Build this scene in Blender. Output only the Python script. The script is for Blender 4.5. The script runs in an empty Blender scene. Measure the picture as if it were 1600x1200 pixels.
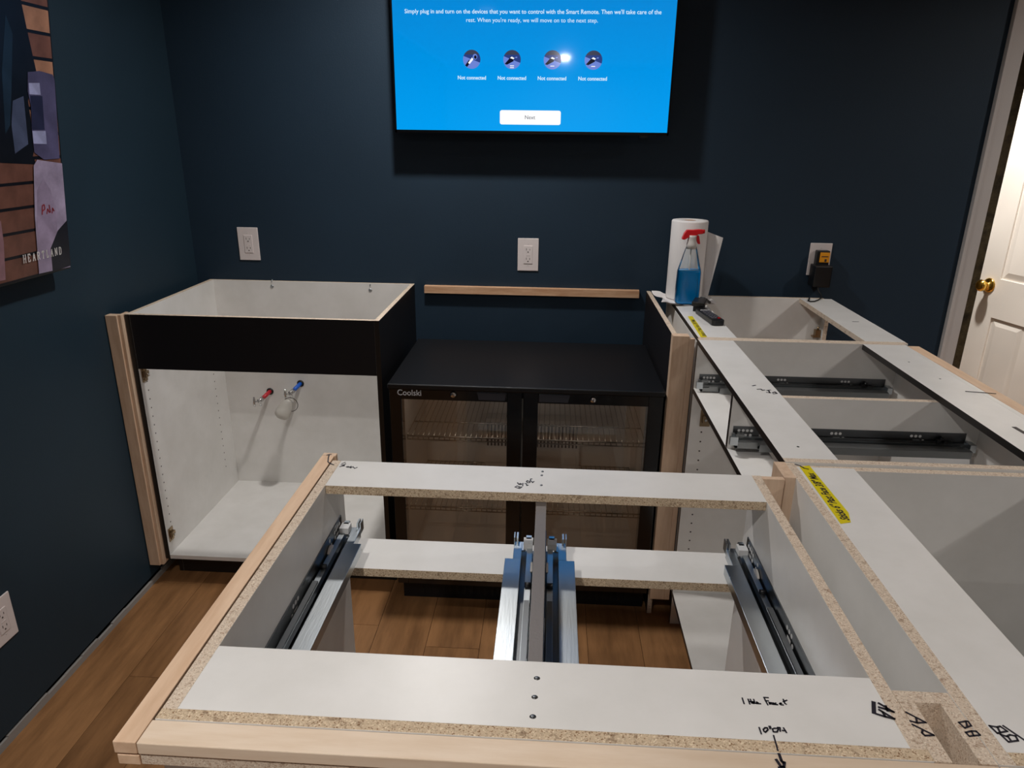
import bpy, bmesh, math, random
from mathutils import Matrix, Vector
random.seed(7)
S = 1.163                      # drawing units to metres; applied to everything at the end
PI = math.pi
scene = bpy.context.scene
C = scene.collection

# ------------------------------------------------------------------ camera, world, lamps, exposure
cam_data = bpy.data.cameras.new('camera'); cam = bpy.data.objects.new('camera', cam_data); C.objects.link(cam)
cam_data.sensor_width = 36.0; cam_data.lens = 36.0 * 1104.97 / 1600.0
cam_data.clip_start = 0.02
_y, _p, _r = -.053, -.3356, .0126
_f = Vector((math.sin(_y)*math.cos(_p), math.cos(_y)*math.cos(_p), math.sin(_p)))
_rt = Vector((math.cos(_y), -math.sin(_y), 0)); _up = _rt.cross(_f)
_r2 = _rt*math.cos(_r) + _up*math.sin(_r); _u2 = -_rt*math.sin(_r) + _up*math.cos(_r)
cam.matrix_world = Matrix((( _r2.x, _u2.x, -_f.x, 1.1875*S), (_r2.y, _u2.y, -_f.y, -2.39*S), (_r2.z, _u2.z, -_f.z, 1.3554*S), (0, 0, 0, 1)))
scene.camera = cam
scene.view_settings.view_transform = 'Standard'; scene.view_settings.look = 'None'
scene.view_settings.gamma = 1.0; scene.view_settings.use_curve_mapping = False
scene.view_settings.exposure = 0.0
world = bpy.data.worlds.new('world'); scene.world = world; world.use_nodes = True
world.node_tree.nodes['Background'].inputs[0].default_value = (.8, .85, 1, 1)
world.node_tree.nodes['Background'].inputs[1].default_value = 0.02
LAMPS = [(.85, -.52, 15), (3.15, -.9, 11), (.75, -2.6, 16), (3.3, -2.3, 11), (1.26, -5.3, 16), (3.2, -3.8, 12), (2.56, .40, 34)]  # next-to-last entry is an added fill, brightening the cabinet insides
CEIL = 2.10
for i, (lx, ly, pw) in enumerate(LAMPS):
    ld = bpy.data.lights.new('downlight', 'AREA'); ld.shape = 'DISK'; ld.size = .085*S; ld.energy = pw
    ld.color = (1.0, .965, .925); ld.spread = math.radians(180 if i == 4 else 155)
    lo = bpy.data.objects.new('downlight', ld); C.objects.link(lo); lo.location = (lx*S, ly*S, (CEIL-.012)*S)

# ------------------------------------------------------------------ materials
def mat(name, base=(.8,.8,.8), rough=.5, metal=0., spec=.5, emit=None, estr=1., alpha=1., coat=0.):
    m = bpy.data.materials.new(name); m.use_nodes = True
    b = m.node_tree.nodes['Principled BSDF']
    b.inputs['Base Color'].default_value = (*base, 1); b.inputs['Roughness'].default_value = rough
    b.inputs['Metallic'].default_value = metal; b.inputs['Specular IOR Level'].default_value = spec
    b.inputs['Coat Weight'].default_value = coat
    if emit: b.inputs['Emission Color'].default_value = (*emit, 1); b.inputs['Emission Strength'].default_value = estr
    return m
def srgb(r, g, b):
    f = lambda c: (c/255/12.92) if c/255 <= .04045 else ((c/255+.055)/1.055)**2.4
    return (f(r), f(g), f(b))
def nodes(m): return m.node_tree.nodes, m.node_tree.links, m.node_tree.nodes['Principled BSDF']
def coords(m, scale=(1,1,1), rand=False):
    N, L, b = nodes(m)
    tc = N.new('ShaderNodeTexCoord'); mp = N.new('ShaderNodeMapping'); mp.inputs['Scale'].default_value = scale
    L.new(tc.outputs['Object'], mp.inputs['Vector'])
    if rand:
        oi = N.new('ShaderNodeObjectInfo'); ml = N.new('ShaderNodeMath'); ml.operation = 'MULTIPLY'; ml.inputs[1].default_value = 37.
        L.new(oi.outputs['Random'], ml.inputs[0]); L.new(ml.outputs[0], mp.inputs['Location'])
    return mp.outputs['Vector']
def ramp(m, fac, stops):
    N, L, b = nodes(m); r = N.new('ShaderNodeValToRGB'); L.new(fac, r.inputs['Fac'])
    e = r.color_ramp.elements
    while len(e) < len(stops): e.new(.5)
    for k, (p, c) in enumerate(stops): e[k].position = p; e[k].color = (*c, 1)
    return r.outputs['Color']
def noise(m, vec, scale, detail=4, rough=.6):
    N, L, b = nodes(m); n = N.new('ShaderNodeTexNoise'); n.inputs['Scale'].default_value = scale
    n.inputs['Detail'].default_value = detail; n.inputs['Roughness'].default_value = rough; L.new(vec, n.inputs['Vector'])
    return n.outputs['Fac']
def bump(m, h, strength, dist=.002):
    N, L, b = nodes(m); bp = N.new('ShaderNodeBump'); bp.inputs['Strength'].default_value = strength; bp.inputs['Distance'].default_value = dist
    L.new(h, bp.inputs['Height']); L.new(bp.outputs['Normal'], b.inputs['Normal'])
def mixc(m, fac, a, c, mode='MIX'):
    N, L, b = nodes(m); x = N.new('ShaderNodeMix'); x.data_type = 'RGBA'; x.blend_type = mode
    for k, v in ((0, fac), (6, a), (7, c)):
        if isinstance(v, (int, float)): x.inputs[k].default_value = v
        elif isinstance(v, tuple): x.inputs[k].default_value = (*v, 1)
        else: L.new(v, x.inputs[k])
    return x.outputs[2]
M = {}
# painted navy wall with roller texture
def paint(name, col, rough=.55):
    m = mat(name, col, rough, spec=.35); v = coords(m)
    n = noise(m, v, 220, 3); bump(m, n, .25, .0012)
    L = m.node_tree.links; c = ramp(m, noise(m, v, 1.3, 3), [(.3, tuple(x*.9 for x in col)), (.7, tuple(min(1,x*1.1) for x in col))])
    L.new(c, nodes(m)[2].inputs['Base Color']); return m
M['navy'] = paint('navy_wall_paint', srgb(28, 47, 63), .6)
M['teal'] = paint('teal_side_wall_paint', srgb(28, 48, 61), .6)
M['ceil'] = paint('ceiling_paint', srgb(225, 222, 215), .8)
M['casing'] = paint('white_trim_paint', srgb(196, 192, 190), .5)
M['door'] = paint('white_door_paint', srgb(232, 224, 214), .45)
# melamine
m = M['white'] = mat('white_melamine', srgb(226, 225, 222), .36, spec=.35); v = coords(m, rand=True)
bump(m, noise(m, v, 260, 2), .06, .0006)
nodes(m)[1].new(ramp(m, noise(m, v, 9, 5), [(.3, srgb(222,220,216)), (.65, srgb(231,229,226))]), nodes(m)[2].inputs['Base Color'])
m = M['black'] = mat('black_melamine', srgb(23, 22, 26), .5, spec=.35)
bump(m, noise(m, coords(m), 300, 2), .08, .0006)
M['edge'] = mat('black_edge_band', srgb(26, 22, 20), .4)
# particleboard
def particle(name, base, dark, light):
    m = mat(name, base, .85, spec=.2); N, L, b = nodes(m); v = coords(m, rand=True)
    vo = N.new('ShaderNodeTexVoronoi'); vo.inputs['Scale'].default_value = 760; L.new(v, vo.inputs['Vector'])
    sep = N.new('ShaderNodeSeparateColor'); L.new(vo.outputs['Color'], sep.inputs[0])
    c1 = ramp(m, sep.outputs[0], [(.0, dark), (.16, tuple(a*.8 for a in base)), (.3, base), (.8, base), (1., light)])
    c2 = ramp(m, noise(m, v, 90, 4), [(.33, tuple(a*.8 for a in dark)), (.42, (1,1,1))])
    L.new(mixc(m, .5, c1, c2, 'MULTIPLY'), b.inputs['Base Color']); bump(m, sep.outputs[1], .5, .001); return m
M['chip'] = particle('raw_particleboard', srgb(206, 184, 156), srgb(136, 100, 68), srgb(236, 218, 190))
M['chip2'] = particle('pale_particleboard', srgb(216, 198, 178), srgb(180, 150, 126), srgb(236, 222, 204))
# woods
def wood(name, a, b_, sc=(1,1,1), rough=.55, knots=False, g=14):
    m = mat(name, a, rough, spec=.3); N, L, b = nodes(m); v = coords(m, sc, rand=True)
    n1 = noise(m, v, g, 6, .65); c = ramp(m, n1, [(.3, b_), (.62, a)])
    n2 = noise(m, v, 3, 2); c = mixc(m, ramp(m, n2, [(.55, (0,0,0)), (.8, (.5,.5,.5))]), c, tuple(x*.72 for x in b_))
    L.new(c, b.inputs['Base Color']); bump(m, n1, .12, .001); return m
M['maple_y'] = wood('maple_along_y', srgb(232, 200, 170), srgb(216, 180, 148), (5, .6, 5))
M['maple_x'] = wood('maple_along_x', srgb(234, 214, 192), srgb(222, 198, 172), (.6, 5, 5))
M['maple_z'] = wood('maple_along_z', srgb(222, 194, 168), srgb(204, 172, 144), (5, 5, .6))
M['pine'] = wood('pine_cleat_wood', srgb(216, 176, 142), srgb(190, 142, 106), (.7, 6, 6))
M['plank'] = wood('oak_floor_plank', srgb(166, 121, 80), srgb(124, 88, 56), (4, .55, 4), .42, g=5)
N, L, b = nodes(M['plank'])
oi = N.new('ShaderNodeObjectInfo')
src = b.inputs['Base Color'].links[0].from_socket
tint = ramp(M['plank'], oi.outputs['Random'], [(0, (.78,.76,.74)), (.5, (1,.98,.95)), (1, (1.0,1.0,1.0))])
L.new(mixc(M['plank'], 1.0, src, tint, 'MULTIPLY'), b.inputs['Base Color'])
M['gap'] = mat('dark_joint', (.01,.008,.006), .9)
M['plaster'] = paint('bare_drywall', srgb(150, 146, 142), .9)
# metals
M['galv'] = mat('galvanised_steel', srgb(186, 192, 196), .32, metal=1.)
bump(M['galv'], noise(M['galv'], coords(M['galv'], (40, 3, 40)), 8), .12, .001)
M['galv_dark'] = mat('dark_zinc_steel', srgb(104, 106, 108), .34, metal=1.)
M['galv_mid'] = mat('dull_zinc_steel', srgb(138, 141, 142), .42, metal=1.)
M['hole'] = mat('punched_hole', srgb(205, 205, 205), .6)
M['chrome'] = mat('chrome', srgb(215, 215, 215), .12, metal=1.)
M['nickel'] = mat('nickel_hinge_plate', srgb(160, 140, 112), .35, metal=1.)
M['brass'] = mat('polished_brass', srgb(232, 190, 92), .14, metal=1.)
M['divider'] = paint('grey_divider_edge', srgb(112, 106, 104), .5)
# fridge
M['fridge'] = mat('black_powder_coat', srgb(17, 18, 21), .38, spec=.4)
bump(M['fridge'], noise(M['fridge'], coords(M['fridge']), 500, 2), .15, .0006)
M['fridge_frame'] = mat('gloss_black_frame', srgb(8, 8, 10), .16, spec=.5)
M['grip'] = mat('grey_grip_recess', srgb(50, 52, 60), .35)
M['liner'] = mat('cooler_liner', srgb(232, 226, 218), .35)
M['wire'] = mat('wire_shelf_chrome', srgb(190, 185, 175), .25, metal=1.)
def glassy(name, tint, mixf, rough=.02):
    m = bpy.data.materials.new(name); m.use_nodes = True; N, L = m.node_tree.nodes, m.node_tree.links
    N.remove(N['Principled BSDF']); out = N['Material Output']
    t = N.new('ShaderNodeBsdfTransparent'); t.inputs[0].default_value = (*tint, 1)
    g = N.new('ShaderNodeBsdfGlossy'); g.inputs['Roughness'].default_value = rough
    fr = N.new('ShaderNodeFresnel'); fr.inputs[0].default_value = 1.45
    mul = N.new('ShaderNodeMath'); mul.operation = 'MULTIPLY_ADD'; mul.inputs[1].default_value = 1.; mul.inputs[2].default_value = mixf
    L.new(fr.outputs[0], mul.inputs[0])
    mx = N.new('ShaderNodeMixShader'); L.new(mul.outputs[0], mx.inputs[0]); L.new(t.outputs[0], mx.inputs[1]); L.new(g.outputs[0], mx.inputs[2])
    L.new(mx.outputs[0], out.inputs['Surface']); return m
M['tint_glass'] = glassy('tinted_door_glass', (.84, .81, .78), .07)
M['bottle'] = glassy('clear_plastic', (.93, .95, .95), -.03, .15)
M['liquid'] = mat('blue_cleaning_liquid', srgb(8, 168, 245), .2)
M['red'] = mat('red_trigger_plastic', srgb(214, 22, 30), .28)
M['frost'] = mat('frosted_plastic', srgb(205, 200, 195), .4)
M['paper'] = mat('paper_towel', srgb(232, 228, 226), .9, spec=.1); bump(M['paper'], noise(M['paper'], coords(M['paper']), 180, 3), .35, .001)
M['plastic'] = mat('white_outlet_plastic', srgb(226, 216, 214), .35)
M['slot'] = mat('dark_slot', srgb(60, 52, 50), .6)
M['blackp'] = mat('black_plastic', srgb(20, 20, 22), .35)
M['rubber'] = mat('black_rubber', srgb(12, 12, 12), .6)
M['button'] = mat('grey_button', srgb(92, 92, 100), .5)
M['amber'] = mat('amber_plug_face', srgb(238, 158, 30), .4)
M['pex_red'] = mat('red_water_pipe', srgb(196, 40, 52), .4)
M['pex_blue'] = mat('blue_water_pipe', srgb(24, 96, 204), .4)
M['bag'] = mat('milky_plastic', srgb(216, 212, 204), .45); M['bag'].node_tree.nodes['Principled BSDF'].inputs['Transmission Weight'].default_value = .2
M['ink'] = mat('black_marker_ink', srgb(22, 18, 34), .5)
M['tape'] = mat('yellow_tape', srgb(224, 206, 20), .4)
M['screen'] = mat('lit_screen', (0, 0, 0), .05, emit=srgb(0, 150, 233), estr=1.0)
N, L, b = nodes(M['screen'])
tc = N.new('ShaderNodeTexCoord'); gr = N.new('ShaderNodeSeparateXYZ'); L.new(tc.outputs['Generated'], gr.inputs[0])
L.new(ramp(M['screen'], gr.outputs['Z'], [(0, srgb(0, 158, 240)), (.9, srgb(0, 132, 212))]), b.inputs['Emission Color'])
M['lit_white'] = mat('lit_screen_white', (0,0,0), .05, emit=(1,1,1), estr=1.0)
M['lit_text'] = mat('lit_screen_text', (0,0,0), .3, emit=srgb(215,240,255), estr=1.0)
M['lit_navy'] = mat('lit_screen_navy', (0,0,0), .1, emit=srgb(38,62,128), estr=1.0)
M['lit_lilac'] = mat('lit_screen_lilac', (0,0,0), .1, emit=srgb(108,132,212), estr=1.0)
M['lit_black'] = mat('lit_screen_black', (0,0,0), .1, emit=srgb(8,14,36), estr=1.0)
M['lit_grey'] = mat('lit_screen_grey', (0,0,0), .1, emit=srgb(60,64,84), estr=1.0)
M['logo'] = mat('silver_lettering', srgb(205, 208, 214), .4)
# poster print inks
def printc(name, r, g, b_, n=.12):
    col = srgb(r, g, b_); m = mat(name, col, .35, spec=.4); v = coords(m)
    nodes(m)[1].new(ramp(m, noise(m, v, 14, 5), [(.3, tuple(x*(1-3*n) for x in col)), (.7, tuple(min(1, x*(1+2*n)) for x in col))]), nodes(m)[2].inputs['Base Color']); return m
for k, c in dict(p_log=(164,118,92), p_log2=(112,74,62), p_dark=(16,18,26), p_denim=(30,46,62), p_hand=(74,82,108), p_bottle=(84,80,112), p_band=(158,160,196), p_bdark=(40,42,68), p_cooler=(168,154,180), p_arc=(158,142,168), p_round=(26,28,38), p_red=(140,40,48), p_text=(228,224,220), p_jean=(150,112,120)).items():
    M[k] = printc('poster_ink_' + k[2:], *c)
m = M['rock'] = mat('mottled_dark_wall', srgb(70,62,50), .45); v = coords(m)
nodes(m)[1].new(ramp(m, noise(m, v, 9, 8, .7), [(.3, srgb(38,32,28)), (.55, srgb(92,80,58)), (.68, srgb(60,50,44)), (.8, srgb(180,176,170))]), nodes(m)[2].inputs['Base Color'])
bump(m, noise(m, v, 14, 6), .8, .02)

# ------------------------------------------------------------------ mesh helpers
PARTMAT = {}
class MB:
    """collects shapes in world coordinates and links them as one mesh object"""
    def __init__(s): s.bm = bmesh.new(); s.mats = []; s.T = Matrix.Identity(4)
    def mi(s, k):
        if k not in s.mats: s.mats.append(k)
        return s.mats.index(k)
    def V(s, p): return s.bm.verts.new(s.T @ Vector(p))
    def F(s, vs, k, smooth=False):
        try: f = s.bm.faces.new(vs)
        except ValueError: return
        f.material_index = s.mi(k); f.smooth = smooth; return f
    def box(s, x0, x1, y0, y1, z0, z1, k='white', **fm):
        v = [s.V((x, y, z)) for z in (z0, z1) for y in (y0, y1) for x in (x0, x1)]
        for nm, idx in (('zn', (0,2,3,1)), ('zp', (4,5,7,6)), ('yn', (0,1,5,4)), ('yp', (2,6,7,3)), ('xn', (0,4,6,2)), ('xp', (1,3,7,5))):
            s.F([v[i] for i in idx], fm.get(nm, k))
        return s
    def prism(s, poly, h, k, frame=None, kside=None, smooth=False):
        """poly in (a, b), extruded h along the third axis of frame (default z)"""
        fr = frame or Matrix.Identity(4); n = len(poly)
        lo = [s.V(fr @ Vector((a, b, 0))) for a, b in poly]; hi = [s.V(fr @ Vector((a, b, h))) for a, b in poly]
        s.F(lo[::-1], k); s.F(hi, k)
        for i in range(n): s.F([lo[i], lo[(i+1) % n], hi[(i+1) % n], hi[i]], kside or k, smooth)
        return s
    def tube(s, pts, r, k, n=10, caps=True, smooth=True):
        rs = r if isinstance(r, (list, tuple)) else [r]*len(pts)
        rings = []; P = [Vector(p) for p in pts]; ref = None
        for i, p in enumerate(P):
            d = (P[min(i+1, len(P)-1)] - P[max(i-1, 0)]).normalized()
            if ref is None: ref = Vector((0,0,1)) if abs(d.z) < .9 else Vector((1,0,0))
            a = d.cross(ref).normalized(); b = a.cross(d).normalized(); ref = b
            rings.append([s.V(p + a*math.cos(2*PI*j/n)*rs[i] + b*math.sin(2*PI*j/n)*rs[i]) for j in range(n)])
        for i in range(len(P)-1):
            for j in range(n): s.F([rings[i][j], rings[i][(j+1) % n], rings[i+1][(j+1) % n], rings[i+1][j]], k, smooth)
        if caps: s.F(rings[0][::-1], k); s.F(rings[-1], k)
        return s
    def lathe(s, prof, c, k, n=24, sx=1, sy=1, power=2, axis=None, kf=None):
        """prof = [(radius, height)], superellipse section"""
        A = axis or Matrix.Identity(4); rings = []
        for r, h in prof:
            ring = []
            for j in range(n):
                t = 2*PI*j/n; cx, sy_ = math.cos(t), math.sin(t)
                e = 2/power; x = math.copysign(abs(cx)**e, cx)*r*sx; y = math.copysign(abs(sy_)**e, sy_)*r*sy
                ring.append(s.V(Vector(c) + (A.to_3x3() @ Vector((x, y, h)))))
            rings.append(ring)
        for i in range(len(rings)-1):
            for j in range(n): s.F([rings[i][j], rings[i][(j+1) % n], rings[i+1][(j+1) % n], rings[i+1][j]], k if kf is None else kf(i), True)
        s.F(rings[0][::-1], k if kf is None else kf(0)); s.F(rings[-1], k if kf is None else kf(len(rings)-2))
        return s
    def stroke(s, pts, w, z, k='ink', axis='z', h=.0003):
        """a flat marker line of width w; axis z = on a horizontal surface, y = on a surface facing -y"""
        P = [Vector(p) for p in pts]
        for a, b in zip(P, P[1:]):
            d = b - a
            if d.length < 1e-6: continue
            d.normalize(); n = Vector((-d.y, d.x))*w/2; e = d*w*.3
            q = [a-e+n, a-e-n, b+e-n, b+e+n]
            s.prism([(v.x, v.y) for v in q][::1], h, k, s.frame_at(z, axis))
        return s
    @staticmethod
    def frame_at(z, axis):
        if axis == 'z': return Matrix.Translation((0, 0, z))
        return Matrix(((1,0,0,0),(0,0,-1,z),(0,1,0,0),(0,0,0,1)))      # (a, b) -> (x, z), extruded towards -y
    def text(s, body, size, frame, k, h=.0004, align='CENTER', shear=0., bold=0., sx=1.):
        cu = bpy.data.curves.new('t', 'FONT'); cu.body = body; cu.size = size; cu.align_x = align; cu.shear = shear
        cu.resolution_u = 3; cu.offset = bold
        o = bpy.data.objects.new('t', cu); C.objects.link(o); bpy.context.view_layer.update()
        me = o.to_mesh(); vs = [s.V(frame @ Vector((v.co.x*sx, v.co.y, h))) for v in me.vertices]
        for p in me.polygons: s.F([vs[i] for i in p.vertices], k)
        o.to_mesh_clear(); bpy.data.objects.remove(o); bpy.data.curves.remove(cu); return s
    def done(s, name, parent=None, bevel=0, origin='center', **props):
        bm = s.bm
        if bevel:
            bm.normal_update()
        bmesh.ops.recalc_face_normals(bm, faces=bm.faces) if not props.pop('keep', False) else None
        cs = [v.co for v in bm.verts]
        lo = Vector([min(c[i] for c in cs) for i in range(3)]); hi = Vector([max(c[i] for c in cs) for i in range(3)])
        c = (lo+hi)/2
        if origin == 'base': c.z = lo.z
        for v in bm.verts: v.co -= c
        me = bpy.data.meshes.new(name); bm.to_mesh(me); bm.free()
        for k in s.mats: me.materials.append(M[k])
        o = bpy.data.objects.new(name, me); C.objects.link(o)
        if parent is not None:
            o.parent = parent; o.location = c - wloc(parent)
        else: o.location = c
        if bevel:
            md = o.modifiers.new('bevel', 'BEVEL'); md.width = bevel; md.segments = 2; md.limit_method = 'ANGLE'
        for kk, vv in props.items():
            if vv is not None: o[kk] = vv
        return o
def wloc(o):
    v = Vector(o.location)
    while o.parent: o = o.parent; v += Vector(o.location)
    return v
def thing(name, loc, label, cat, group=None):
    o = bpy.data.objects.new(name, None); C.objects.link(o); o.location = loc; o.empty_display_size = .05
    o['label'] = label; o['category'] = cat
    if group: o['group'] = group
    return o
def B(name, parent, x0, x1, y0, y1, z0, z1, k='white', bevel=.0006, label=None, **fm):
    return MB().box(x0, x1, y0, y1, z0, z1, k, **fm).done(name, parent, bevel=bevel, label=label)
def copy_tree(o, parent=None):
    c = o.copy(); C.objects.link(c); c.parent = parent
    for ch in [x for x in bpy.data.objects if x.parent == o]: copy_tree(ch, c)
    return c
STRUCT = dict(kind='structure')
T = .0137
H = .876

# marker strokes on horizontal surfaces (width, polylines in x, y) and the shapes printed on the poster
INK = {
 'faucet': (0.0013, [[(1.373, -1.865), (1.373, -1.872)], [(1.378, -1.866), (1.378, -1.872)], [(1.38, -1.866), (1.38, -1.871)], [(1.378, -1.869), (1.38, -1.869)], [(1.382, -1.87), (1.382, -1.871), (1.381, -1.871), (1.381, -1.87), (1.381, -1.869), (1.382, -1.869), (1.382, -1.87)], [(1.383, -1.866), (1.383, -1.871)], [(1.384, -1.871), (1.386, -1.87), (1.385, -1.869), (1.384, -1.871), (1.388, -1.871)], [(1.393, -1.863), (1.394, -1.872)], [(1.393, -1.863), (1.397, -1.863)], [(1.393, -1.867), (1.396, -1.867)], [(1.398, -1.869), (1.396, -1.869), (1.396, -1.871), (1.397, -1.87), (1.397, -1.869), (1.398, -1.871)], [(1.399, -1.869), (1.399, -1.871), (1.4, -1.871), (1.4, -1.869), (1.4, -1.871)], [(1.402, -1.869), (1.401, -1.87), (1.401, -1.871), (1.403, -1.871)], [(1.405, -1.87), (1.407, -1.869), (1.406, -1.869), (1.405, -1.87), (1.406, -1.871), (1.408, -1.871)], [(1.41, -1.864), (1.41, -1.869), (1.411, -1.87)], [(1.409, -1.867), (1.413, -1.865)]]),
 'ten_inch': (0.0013, [[(1.379, -1.899), (1.379, -1.906)], [(1.386, -1.901), (1.385, -1.902), (1.384, -1.903), (1.383, -1.904), (1.382, -1.903), (1.382, -1.901), (1.383, -1.9), (1.384, -1.899), (1.385, -1.899), (1.386, -1.899), (1.386, -1.901)], [(1.388, -1.897), (1.388, -1.9)], [(1.389, -1.897), (1.389, -1.899)], [(1.394, -1.899), (1.392, -1.899), (1.39, -1.9), (1.39, -1.903), (1.393, -1.903), (1.395, -1.9), (1.395, -1.898), (1.397, -1.898), (1.396, -1.902)], [(1.398, -1.901), (1.401, -1.901)], [(1.4, -1.898), (1.401, -1.903)], [(1.389, -1.907), (1.388, -1.923)]]),
 'arrow': (0.0024, [[(1.388, -1.926), (1.388, -1.933), (1.389, -1.935)], [(1.384, -1.932), (1.386, -1.939)], [(1.39, -1.934), (1.388, -1.939), (1.384, -1.94)]]),
 'a_label_base': (0.0036, [[(1.491, -1.862), (1.486, -1.875)]]),
 'a_label': (0.0021, [[(1.495, -1.863), (1.504, -1.873)], [(1.493, -1.868), (1.498, -1.87), (1.504, -1.873)], [(1.5, -1.866), (1.499, -1.872)], [(1.492, -1.871), (1.501, -1.881)], [(1.487, -1.876), (1.494, -1.879), (1.501, -1.881)], [(1.494, -1.873), (1.494, -1.879)]]),
 'a_strip': (0.0018, [[(1.515, -1.872), (1.527, -1.883)], [(1.514, -1.882), (1.519, -1.884), (1.527, -1.883)], [(1.521, -1.878), (1.519, -1.884)], [(1.514, -1.886), (1.527, -1.897)], [(1.527, -1.897), (1.519, -1.898), (1.518, -1.895), (1.52, -1.892)]]),
 'b_strip': (0.0016, [[(1.556, -1.881), (1.558, -1.887), (1.565, -1.884), (1.565, -1.879), (1.563, -1.879), (1.556, -1.881)], [(1.563, -1.879), (1.561, -1.885)], [(1.556, -1.892), (1.557, -1.896), (1.567, -1.894), (1.566, -1.89), (1.562, -1.89), (1.556, -1.892)], [(1.562, -1.89), (1.561, -1.895)]]),
 'b_label': (0.0018, [[(1.593, -1.882), (1.603, -1.899)], [(1.581, -1.883), (1.583, -1.891), (1.593, -1.888), (1.59, -1.883), (1.587, -1.884), (1.581, -1.883)], [(1.587, -1.884), (1.586, -1.89)], [(1.585, -1.892), (1.587, -1.9), (1.596, -1.898), (1.597, -1.893), (1.593, -1.892), (1.589, -1.894), (1.585, -1.892)], [(1.59, -1.894), (1.59, -1.898)]]),
 'width_note': (0.0016, [[(1.169, -1.443), (1.167, -1.443), (1.166, -1.455), (1.163, -1.456), (1.161, -1.453), (1.162, -1.449), (1.165, -1.452)], [(1.168, -1.45), (1.17, -1.455), (1.172, -1.451)], [(1.164, -1.463), (1.162, -1.465), (1.161, -1.459), (1.159, -1.459)], [(1.156, -1.458), (1.156, -1.467)], [(1.154, -1.46), (1.152, -1.463), (1.15, -1.462), (1.148, -1.457), (1.148, -1.458)], [(1.15, -1.462), (1.152, -1.459), (1.154, -1.462)], [(1.145, -1.471), (1.148, -1.467), (1.152, -1.47), (1.15, -1.474), (1.145, -1.471)], [(1.152, -1.47), (1.155, -1.47), (1.152, -1.475), (1.15, -1.474)]]),
 'height_note': (0.0015, [[(0.874, -1.415), (0.876, -1.413), (0.878, -1.41)], [(0.874, -1.419), (0.879, -1.419), (0.88, -1.423), (0.876, -1.424), (0.879, -1.419), (0.88, -1.415)], [(0.874, -1.426), (0.876, -1.424)], [(0.884, -1.426), (0.887, -1.427), (0.888, -1.425), (0.886, -1.424), (0.884, -1.426)], [(0.889, -1.427), (0.891, -1.423), (0.892, -1.429), (0.89, -1.427)], [(0.893, -1.427), (0.894, -1.424), (0.898, -1.43), (0.901, -1.426)]]),
 'maple_mark': (0.0018, [[(0.842, -1.387), (0.845, -1.384), (0.848, -1.383)], [(0.845, -1.384), (0.847, -1.396), (0.851, -1.411), (0.856, -1.416), (0.86, -1.419), (0.863, -1.42)]]),
 'd_note': (0.003, [[(1.611, -0.984), (1.618, -0.98)], [(1.615, -1.005), (1.623, -1.003), (1.624, -1.011), (1.629, -1.008)], [(1.629, -1.022), (1.635, -1.025), (1.636, -1.013), (1.633, -1.01), (1.641, -1.007)], [(1.64, -1.024), (1.647, -1.018), (1.648, -1.027), (1.64, -1.03)]]),
}
PRINT = {
 'corners': [(0.0002, 0.5938), (-0.0002, 0.0001), (-0.2351, 0.0048), (-0.1461, 0.5697)],
 'figure': [(-0.1461, 0.5697), (-0.087, 0.5795), (-0.0771, 0.5262), (-0.0596, 0.4428), (-0.0947, 0.3822), (-0.0907, 0.333), (-0.0851, 0.2926), (-0.0964, 0.2673), (-0.0875, 0.249), (-0.1926, 0.2743)],
 'figure_fold': [(-0.1368, 0.545), (-0.1217, 0.5113), (-0.1424, 0.3988), (-0.1561, 0.3319), (-0.173, 0.3126), (-0.1641, 0.4343)],
 'figure_hand': [(-0.1418, 0.38), (-0.108, 0.3912), (-0.1078, 0.2928), (-0.151, 0.2735), (-0.1526, 0.3319)],
 'bottle': [(-0.0883, 0.4405), (-0.0516, 0.4459), (-0.0089, 0.4419), (0.0021, 0.4326), (-0.0088, 0.2599), (-0.0625, 0.2587), (-0.0915, 0.2749), (-0.0936, 0.3129), (-0.0886, 0.3726), (-0.094, 0.4016)],
 'bottle_band': [(-0.0893, 0.4188), (-0.0551, 0.4211), (-0.0548, 0.3965), (-0.0904, 0.396)],
 'bottle_band2': [(-0.0925, 0.3204), (-0.0498, 0.3208), (-0.0498, 0.2924), (-0.0926, 0.2937)],
 'bottle_dark': [(-0.0879, 0.3932), (-0.0496, 0.3943), (-0.0518, 0.3234), (-0.0921, 0.3229)],
 'cooler': [(-0.086, 0.2593), (-0.0017, 0.2488), (-0.0044, -0.0083), (-0.116, 0.0062), (-0.1114, 0.1374), (-0.0994, 0.2469)],
 'cooler_arc': [(-0.0954, 0.1945), (-0.0724, 0.2169), (-0.0516, 0.1916), (-0.0349, 0.1295), (-0.0505, 0.0464), (-0.0774, 0.0049), (-0.1137, 0.0114), (-0.1075, 0.11)],
 'dark_round': [(-0.0701, 0.0579), (-0.0394, 0.0962), (0.0072, 0.1166), (0.0002, 0.0059), (-0.0696, 0.0005)],
 'logs': [(-0.1926, 0.2743), (-0.0987, 0.252), (-0.1223, 0.0073), (-0.2335, 0.0146)],
 'jeans': [(-0.2141, 0.1379), (-0.213, 0.0919), (-0.2198, 0.012), (-0.2339, 0.012)],
 'red1': [(-0.0921, 0.1623), (-0.0679, 0.163), (-0.0657, 0.1492), (-0.0884, 0.1323)],
 'heart0': (-0.1617, 0.0399),
 'heart1': (-0.0312, 0.0383),
 'hearttop': (-0.162, 0.0515),
}

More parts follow.
